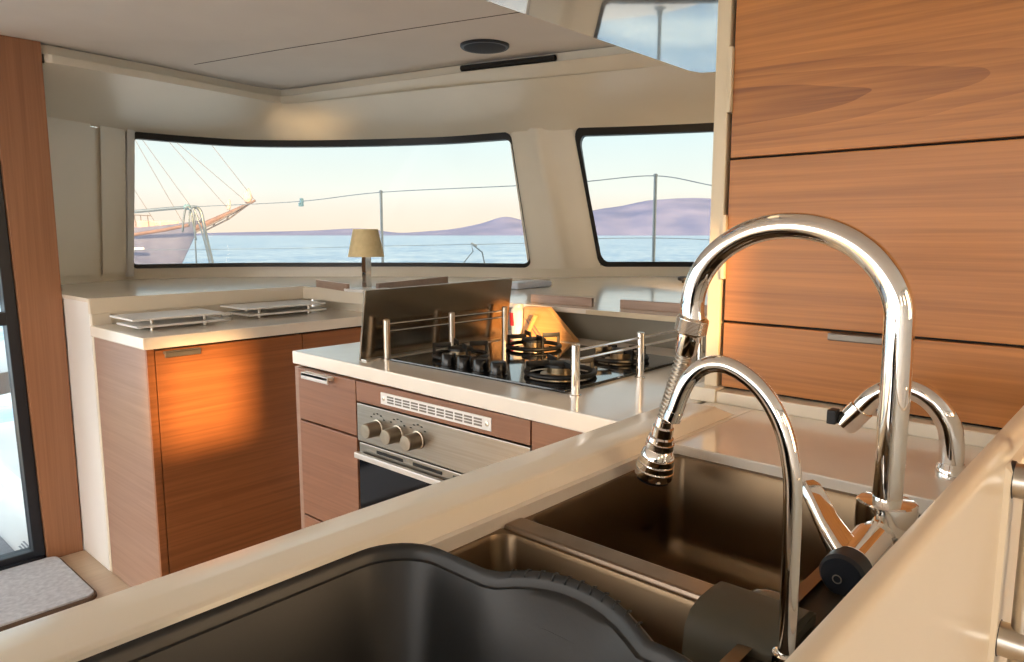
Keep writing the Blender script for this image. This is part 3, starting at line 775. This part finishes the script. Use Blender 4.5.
# ------------------------------------------------------------------ partition in the right foreground
pt = thing('partition_panel', 'cream upright partition in the right foreground with a satin grab handle', 'partition', (.5,.06,0))
rot = -.0148
def yi(x): return .1056-(x-.6)*.0135
def part():
    rows = []
    prof = [(-.0155,0),(-.0155,1.000),(-.0148,1.007),(-.0128,1.0108),(-.0098,1.0125),(-.0035,1.0126),(-.001,1.0118),(0,1.0095),(0,0)]
    for x in (-.60,.0,.3,.6,.9,1.199): rows.append([Vector((x, yi(x)+d, z)) for d, z in prof])
    V, F = grid(rows); n = len(prof)
    F = F+[tuple(range(n)), tuple((len(rows)-1)*n+k for k in range(n))[::-1]]
    return V, F
obj('panel', part(), lam, pt, sm=True, auto=35)
def yf(x): return yi(x)-.0155
LV = [Vector((x, yf(x)+d, z)) for x, d, z in ((.768,-.004,.2),(.768,-.004,.985),(1.19,-.004,.985),(1.19,-.004,.2),(.760,.0005,.19),(.760,.0005,.994),(1.198,.0005,.994),(1.198,.0005,.19))]
obj('door_leaf', (LV, [(0,1,2,3),(7,6,5,4),(0,4,5,1),(1,5,6,2),(2,6,7,3),(3,7,4,0)]), lam, pt)
gh = obj('grab_handle', tube([(.79,.0665,1.03),(.79,.0665,.76)], .0092, 18), satin, pt, sm=True, auto=50)
for x, z in ((.793,.974),(.785,.817)):
    obj('handle_post', lathe((.789,yf(.79)-.002,z),(0,-1,0),[(-.003,.0155),(.001,.0155),(.0015,.0162),(.026,.0162),(.029,.014),(.0292,0)],30), satin, gh, sm=True, auto=35)
    obj('post_washer', lathe((.789,yf(.79)-.003,z),(0,-1,0),[(-.003,.0178),(.0008,.0178),(.0014,.0172)],30), frameb, gh, sm=True, auto=35)

# ------------------------------------------------------------------ tall drawer cabinet on the right
dc = thing('drawer_cabinet', 'tall oak drawer cabinet with cream side stile at the right', 'cabinet', (1.4,.2,T))
obj('carcass', box(1.246,1.34,-.50,.605,T,1.868), dark, dc)
obj('side_stile', box(1.2285,1.35,.596,.622,T+.024,1.868,.003), tanb, dc)
for z0, z1, m in ((1.6135,1.866,drw),(1.3365,1.6090,drw),(1.0445,1.3325,drw2),(.921,1.0400,drw3)):
    d = obj('drawer', box(1.232,1.248,-.50,.5885,z0,z1,.0012), m, dc)
    if z0 < 1: obj('pull', join(box(1.214,1.234,.300,.398,1.028,1.040,.002)), pullg, d)
for z0, z1 in ((1.415,1.527),(1.120,1.236)):
    obj('finger_grip', box(1.224,1.246,.5886,.5965,z0,z1,.002), tanb, dc)
obj('plinth', join(box(1.205,1.246,-.50,.585,T,T+.022,.002), box(1.200,1.26,.5852,.635,T,T+.026,.002)), lam, dc)
# ------------------------------------------------------------------ overhead locker with a mirror gloss underside
oh = thing('overhead_locker', 'glossy white overhead locker hanging from the ceiling over the hob', 'cabinet', (1.6,.9,1.70))
obj('underside', prism([(.45,.63),(.45,1.13),(2.06,1.13),(2.11,1.115),(2.13,1.07),(2.13,.63)], 1.700, 1.712, .002), mirrorw, oh)
obj('body', prism([(.452,.632),(.452,1.126),(2.06,1.126),(2.106,1.112),(2.126,1.068),(2.126,.632)], 1.7125, 1.868, .002), gelw, oh)
# ------------------------------------------------------------------ ceiling speaker
sp = thing('ceiling_speaker', 'round dark speaker set flush in the ceiling', 'speaker', (1.91,1.86,1.87))
obj('bezel', lathe((1.91,1.86,zc(1.91,1.86)),(0,0,-1),[(0,.088),(.008,.088),(.012,.084),(.012,.078)],40), frameb, sp, sm=True, auto=35)
obj('grille', lathe((1.91,1.86,zc(1.91,1.86)),(0,0,-1),[(0,.080),(.011,.080),(.015,.06),(.0165,.0)],40), speak, sp, sm=True, auto=50)
# ------------------------------------------------------------------ door mat
mm = thing('door_mat', 'grey pile door mat with brown bound edge inside the glass door', 'mat', (.3,2.75,0))
obj('pile', prism([(x-.36,y+2.531) for x, y in rrect(1.095,.425,.03,5)], .0, .020, .003), matm, mm)
obj('binding', prism([(x-.368,y+2.523) for x, y in rrect(1.111,.44,.036,5)], .0, .013, .002), matb, mm)

# ------------------------------------------------------------------ outside
sea = struct(obj('sea', ([(-9000,-9000,-1.0),(30000,-9000,-1.0),(30000,30000,-1.0),(-9000,30000,-1.0)], [(0,1,2,3)]), seam))
# cockpit beyond the glass door
ck = thing('cockpit_floor', 'white cockpit floor with grey carpet strip beyond the glass door', 'deck', (0,3.6,-.1))
obj('sole', box(-3.2,1.6,3.06,5.2,-.10,-.05), deckw, ck)
obj('carpet', box(-2.2,.675,3.10,4.6,-.05,-.043,.002), deckg, ck)
obj('drain', join(*[box(.70+k*.012,.706+k*.012,3.23+.02*k,3.33+.02*k,-.05,-.0485) for k in range(3)]), deckg, ck)
cs = thing('cockpit_coaming', 'white moulded cockpit coaming beyond the glass door', 'coaming', (.95,4,-.05))
obj('coaming', box(.84,1.25,3.5,5.2,-.05,.06,.03,3), deckw, cs)
obj('seat_base', box(-1.6,.80,4.62,5.2,-.05,.24,.03,3), deckw, cs)
# far hills
def hill(name, prof, label, d0=3000, seed=0):
    """prof: (lateral m, height m) crest; built as a rounded ridge with gullies"""
    fw = Vector((math.cos(math.radians(42.15)), math.sin(math.radians(42.15)),0)); rt = Vector((fw.y,-fw.x,0))
    P = catmull([(a,h,0) for a,h in prof], 10)
    rows = []
    for k in range(9):
        q = k/8; row = []
        for p in P:
            hh = max(0,p.y)*math.sin(q*math.pi/2)**.9
            hh *= 1+.10*noise.noise(Vector((p.x/90, q*5, seed)))*(1-q)
            w = fw*(d0+q*700+60*noise.noise(Vector((p.x/140,q*3,seed+5))))+rt*(p.x*(1+q*700/d0))
            row.append(Vector((w.x,w.y,-1.5+hh)))
        rows.append(row)
    rows.append([Vector((v.x+fw.x*900, v.y+fw.y*900, -2)) for v in rows[-1]])
    return tag(obj(name, grid(rows), hillm, sm=True), label, 'hill')
S = 3000/721
def px(x, y): return ((x-512)*S, (236.5-y)*S)
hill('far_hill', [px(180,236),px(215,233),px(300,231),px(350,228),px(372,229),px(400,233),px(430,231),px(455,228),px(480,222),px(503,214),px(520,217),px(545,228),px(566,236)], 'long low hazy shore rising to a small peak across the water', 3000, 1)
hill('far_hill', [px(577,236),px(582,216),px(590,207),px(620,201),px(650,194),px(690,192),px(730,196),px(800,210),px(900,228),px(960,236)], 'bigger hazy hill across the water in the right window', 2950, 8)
# sailing ship moored off the left
FWD = Vector((math.cos(math.radians(42.15)), math.sin(math.radians(42.15)),0)); RT = Vector((FWD.y,-FWD.x,0))
def at(x, y, d):                      # helper: metres right of / above eye level at distance d
    w = FWD*d+RT*((x-512)/721*d); return Vector((w.x,w.y,1.2-(y-235)/721*d))
SD = 45
shp = thing('sailing_ship', 'dark blue wooden sailing ship with a long bowsprit moored beyond the left window', 'ship', tuple(at(120,270,SD)))
def hull():
    sec = []
    for x, hw, top in ((-60,2.6,229),(20,2.7,231),(90,2.5,231),(140,2.0,229),(170,1.3,226),(190,.6,223),(203,.08,220)):
        c0 = at(x, top, SD); row = []
        kx = x if x < 150 else x-(x-150)*.50
        wl = at(kx, 271, SD)
        for s in (-1,1):
            seq = [(0,0),(.35,.55),(.75,.85),(1,1)]
            if s > 0: seq = seq[::-1]; 
            pts = [(wl+(c0-wl)*q, hw*f*1.0) for q, f in ([(0,.35),(.35,.75),(.7,.95),(1,1)])]
            if s > 0: pts = pts[::-1]
            for p, h in pts: row.append(p+FWD*h*s)
        row.append(row[0]); sec.append(row)
    V, F = grid(sec); n = len(sec[0])
    F.append(tuple(range(n-1))); F.append(tuple((len(sec)-1)*n+k for k in range(n-1)))
    return V, F
obj('hull', hull(), hullm, shp, sm=True, auto=50)
obj('rub_rail', tube([at(x,y,SD-2.75) for x,y in ((-40,252),(60,251.5),(130,249),(143,248.5))], .09, 8), gelw, shp)
obj('bulwark_rail', tube([at(x,y,SD-2.4) for x,y in ((-40,228),(90,229),(135,234.5),(165,230),(190,225))], .10, 8), shipw, shp)
for x, a in ((150,.9),(165,.6)): obj('deck_house', xf(box(-a,a,-.8,.8,-.3,.75,.1), Matrix.Translation(at(x,233,SD))), gullw, shp)
obj('bowsprit', tube([at(180,233,SD),at(205,225,SD),at(232,213,SD),at(257,201,SD)], [.22,.2,.14,.07], 10), shipw, shp)
obj('bowsprit_net', join(tube([at(196,232,SD-.6),at(222,220,SD-.5),at(246,206,SD-.2),at(256,201,SD)], .05, 6), tube([at(205,231,SD),at(230,219,SD),at(250,205,SD)], .05, 6), tube([at(214,226,SD-.3),at(218,219,SD)], .05, 6), tube([at(228,219,SD-.3),at(232,212,SD)], .05, 6)), shipl, shp)
obj('foresail', xf(lathe((0,0,0),(.2,.1,1),[(0,.16),(.3,.30),(.6,.2),(.9,.05)],10), Matrix.Translation(at(249,203,SD))), gullw, shp, sm=True)
obj('foresail', xf(lathe((0,0,0),(.2,.1,1),[(0,.1),(.3,.14),(.7,.03)],8), Matrix.Translation(at(230,210,SD))), gullw, shp, sm=True)
obj('mast', tube([at(60,230,SD),at(62,-60,SD)], [.2,.12], 10), shipw, shp)
for (a,b,c,d) in ((256,200,62,-60),(249,203,62,40),(232,212,62,10),(205,225,100,70),(186,227,62,-10),(160,229,62,60)):
    obj('stay', tube([at(a,b,SD),at(c,d,SD)], .018, 5), shipl, shp)
obj('rail_stanchion', join(*[tube([at(x,232,SD-1),at(x-1,215,SD-1)], .03, 5) for x in (137,143,150)]+[tube([at(133,215,SD-1),at(152,216,SD-1)], .03, 5)]), shipl, shp)
# own guard rail
def out(x, y, d): return at(x, y, d)
def stanchion(x, y0, d, lab):
    s = thing('stanchion', lab, 'stanchion', tuple(out(x,300,d).xy)+(.64,))
    fb = Vector(tuple(out(x,300,d).xy)+(.64,))
    obj('tube', tube([fb, out(x,y0,d)], .0125, 12), wirem, s, sm=True, auto=50)
    obj('cap', lathe(tuple(out(x,y0,d)-Vector((0,0,.012))),(0,0,1),[(0,.016),(.014,.016),(.02,.008),(.0202,0)],12), wirem, s, sm=True, auto=40)
    obj('foot', lathe(tuple(fb),(0,0,1),[(0,.04),(.01,.04),(.02,.02),(.05,.018)],14), wirem, s, sm=True, auto=40)
dk = [tuple((B_[i]+(B_[i]-Vector((0,0,0))).normalized()*.05).xy) for i in range(0, NU, 6)]
struct(obj('deck', prism(dk+[tuple(out(x,300,d).xy) for x, d in ((830,4.7),(714,5.0),(654,5.35),(530,5.75),(382,6.35),(300,6.75),(190,7.2),(60,7.4))], .55, .64), deckw))
stanchion(382,192,6.2,'thin steel guard-rail stanchion outside the wide window behind the lamp')
stanchion(654,176,5.2,'thin steel guard-rail stanchion outside the right window')
tag(obj('lifeline', tube(catmull([out(x,y,d) for x,y,d in ((100,214,7.2),(133,212,7.1),(190,207.5,7),(300,202,6.6),(382,193,6.2),(530,186,5.6),(585,182.5,5.4),(654,177,5.2),(714,187,4.9),(800,200,4.6))],8), .0042, 6), wirem), 'upper wire lifeline strung outside past both windows', 'lifeline')
tag(obj('lifeline', tube(catmull([out(x,y,d) for x,y,d in ((100,250,7.2),(190,249.5,7),(300,248,6.6),(382,246,6.2),(530,243,5.6),(585,239,5.4),(654,238,5.2),(714,240,4.9),(800,246,4.6))],8), .0030, 6), wirem), 'lower faint wire lifeline outside low against the sea', 'lifeline')
pr = thing('pulpit_rail', 'pale bent steel pulpit rail outside the left end of the wide window', 'rail', tuple(out(195,300,7)))
obj('top_rail', tube(catmull([out(90,215,7),out(133,212.2,7),(out(170,209,7)),out(195,207.5,7),out(200,209,7),out(203,215,7),out(206,235,7),out(212,270,7),out(214,300,7)],8), .016, 12), wirem, pr, sm=True, auto=60)
obj('loop', tube(catmull([out(183,232,6.95),out(185,218,6.95),out(188,208,6.95),out(192,210,6.95),out(194,225,6.95),out(196,240,6.95)],8), .010, 8), wirem, pr, sm=True)
obj('loop', tube(catmull([out(190,226,6.9),out(191,212,6.9),out(195,209,6.9),out(199,220,6.9),out(205,245,6.9),out(210,275,6.9)],8), .008, 8), wirem, pr, sm=True)
obj('brace', tube([out(196,208,6.95),out(195,245,6.95),out(195,300,6.95)], .008, 8), wirem, pr, sm=True)
obj('lashing', xf(lathe((0,0,0),(1,.2,0),[(-.035,.01),(-.02,.026),(.02,.026),(.035,.01)],12), Matrix.Translation(out(189,207.5,6.98))), bluef, pr, sm=True)
tag(obj('line_clip', join(xf(box(-.016,.016,-.012,.012,-.045,.03,.008), Matrix.Translation(out(303,202,6.58))), xf(box(-.03,.0,-.01,.01,-.045,-.01,.006), Matrix.Translation(out(303,202,6.58)))), bluef), 'small blue clip hanging on the upper lifeline', 'clip')
tag(obj('rope_bridle', join(tube([out(488,302,6.0),out(485,266,6.0),out(482,252,6.0),out(471,243.6,5.85),out(473,251,6.0),out(464,262,6.0),out(460,302,6.0)], .006, 6), tube([out(471,243,6.0),out(477,246,6.0)], .008, 6)), wirem), 'faint grey rope bridle outside low in the wide window', 'rope')

# ------------------------------------------------------------------ light
w = bpy.data.worlds.new('world'); SC.world = w; w.use_nodes = True
nt = w.node_tree; nt.nodes.clear()
wo = N(nt,'ShaderNodeOutputWorld'); bg = N(nt,'ShaderNodeBackground'); nt.links.new(bg.outputs[0], wo.inputs[0])
tc = N(nt,'ShaderNodeTexCoord'); sx = N(nt,'ShaderNodeSeparateXYZ'); nt.links.new(tc.outputs['Generated'], sx.inputs[0])
ra = N(nt,'ShaderNodeValToRGB'); nt.links.new(sx.outputs['Z'], ra.inputs[0])
cr = ra.color_ramp
SKY = [(0.0,(2.55,2.10,1.66)),(.035,(2.55,2.25,1.90)),(.06,(2.45,2.45,2.20)),(.13,(2.0,2.34,2.32)),(.40,(1.2,1.5,1.7)),(1.0,(.75,1.0,1.35))]
while len(cr.elements) < len(SKY): cr.elements.new(.5)
for e,(p,c) in zip(cr.elements, SKY): e.position = p; e.color = c+(1,)
# warm glow towards the evening sun (behind the camera, starboard)
SUN = Vector((.60,1,-.265)).normalized()
dt = N(nt,'ShaderNodeVectorMath', operation='DOT_PRODUCT'); nt.links.new(tc.outputs['Generated'], dt.inputs[0]); gl = Vector((-.42,-.90,.15)).normalized(); dt.inputs[1].default_value = gl
mr = N(nt,'ShaderNodeMapRange', interpolation_type='SMOOTHSTEP'); mr.inputs['From Min'].default_value = -.1; mr.inputs['From Max'].default_value = 1.0
nt.links.new(dt.outputs['Value'], mr.inputs['Value'])
WARM = (9.8,6.6,3.7)
mx = N(nt,'ShaderNodeMix', data_type='RGBA'); nt.links.new(mr.outputs[0], mx.inputs[0]); nt.links.new(ra.outputs[0], mx.inputs[6]); mx.inputs[7].default_value = WARM+(1,)
# paler brightness of the open sky astern
d2 = N(nt,'ShaderNodeVectorMath', operation='DOT_PRODUCT'); nt.links.new(tc.outputs['Generated'], d2.inputs[0]); d2.inputs[1].default_value = Vector((-1,.15,.15)).normalized()
m2 = N(nt,'ShaderNodeMapRange', interpolation_type='SMOOTHSTEP'); m2.inputs['From Min'].default_value = .2; m2.inputs['From Max'].default_value = 1.0
nt.links.new(d2.outputs['Value'], m2.inputs['Value'])
x2 = N(nt,'ShaderNodeMix', data_type='RGBA'); nt.links.new(m2.outputs[0], x2.inputs[0]); nt.links.new(mx.outputs[2], x2.inputs[6]); x2.inputs[7].default_value = (6.6,6.2,5.8,1)
nt.links.new(x2.outputs[2], bg.inputs[0]); bg.inputs[1].default_value = 1.0
def sun(name, d, e, col, ang):
    l = bpy.data.lights.new(name,'SUN'); l.energy = e; l.color = col; l.angle = math.radians(ang)
    o = bpy.data.objects.new(name,l); COL.objects.link(o); o.location = (0,-5,4)
    o.rotation_euler = Vector(d).to_track_quat('-Z','Y').to_euler(); return o
sun('evening_sun', SUN, 14.0, (1.0,.58,.24), 2.0)

# added spot lamp warming the wall over the windows, in place of sea glitter
gl_ = bpy.data.lights.new('glint_fill_spot','SPOT'); gl_.energy = 9000; gl_.color = (1.0,.66,.34); gl_.spot_size = math.radians(5.2); gl_.spot_blend = .7; gl_.shadow_soft_size = .25
go = bpy.data.objects.new('glint_fill_spot', gl_); COL.objects.link(go); go.location = (-3.71,-9.3,1.1)
go.rotation_euler = (Vector((1.93,3.05,1.77))-Vector((-3.71,-9.3,1.1))).to_track_quat('-Z','Y').to_euler()

SC.view_settings.view_transform = 'Standard'
try: SC.view_settings.look = 'None'
except Exception: pass
SC.view_settings.gamma = 1; SC.view_settings.use_curve_mapping = False
SC.view_settings.exposure = 0.16
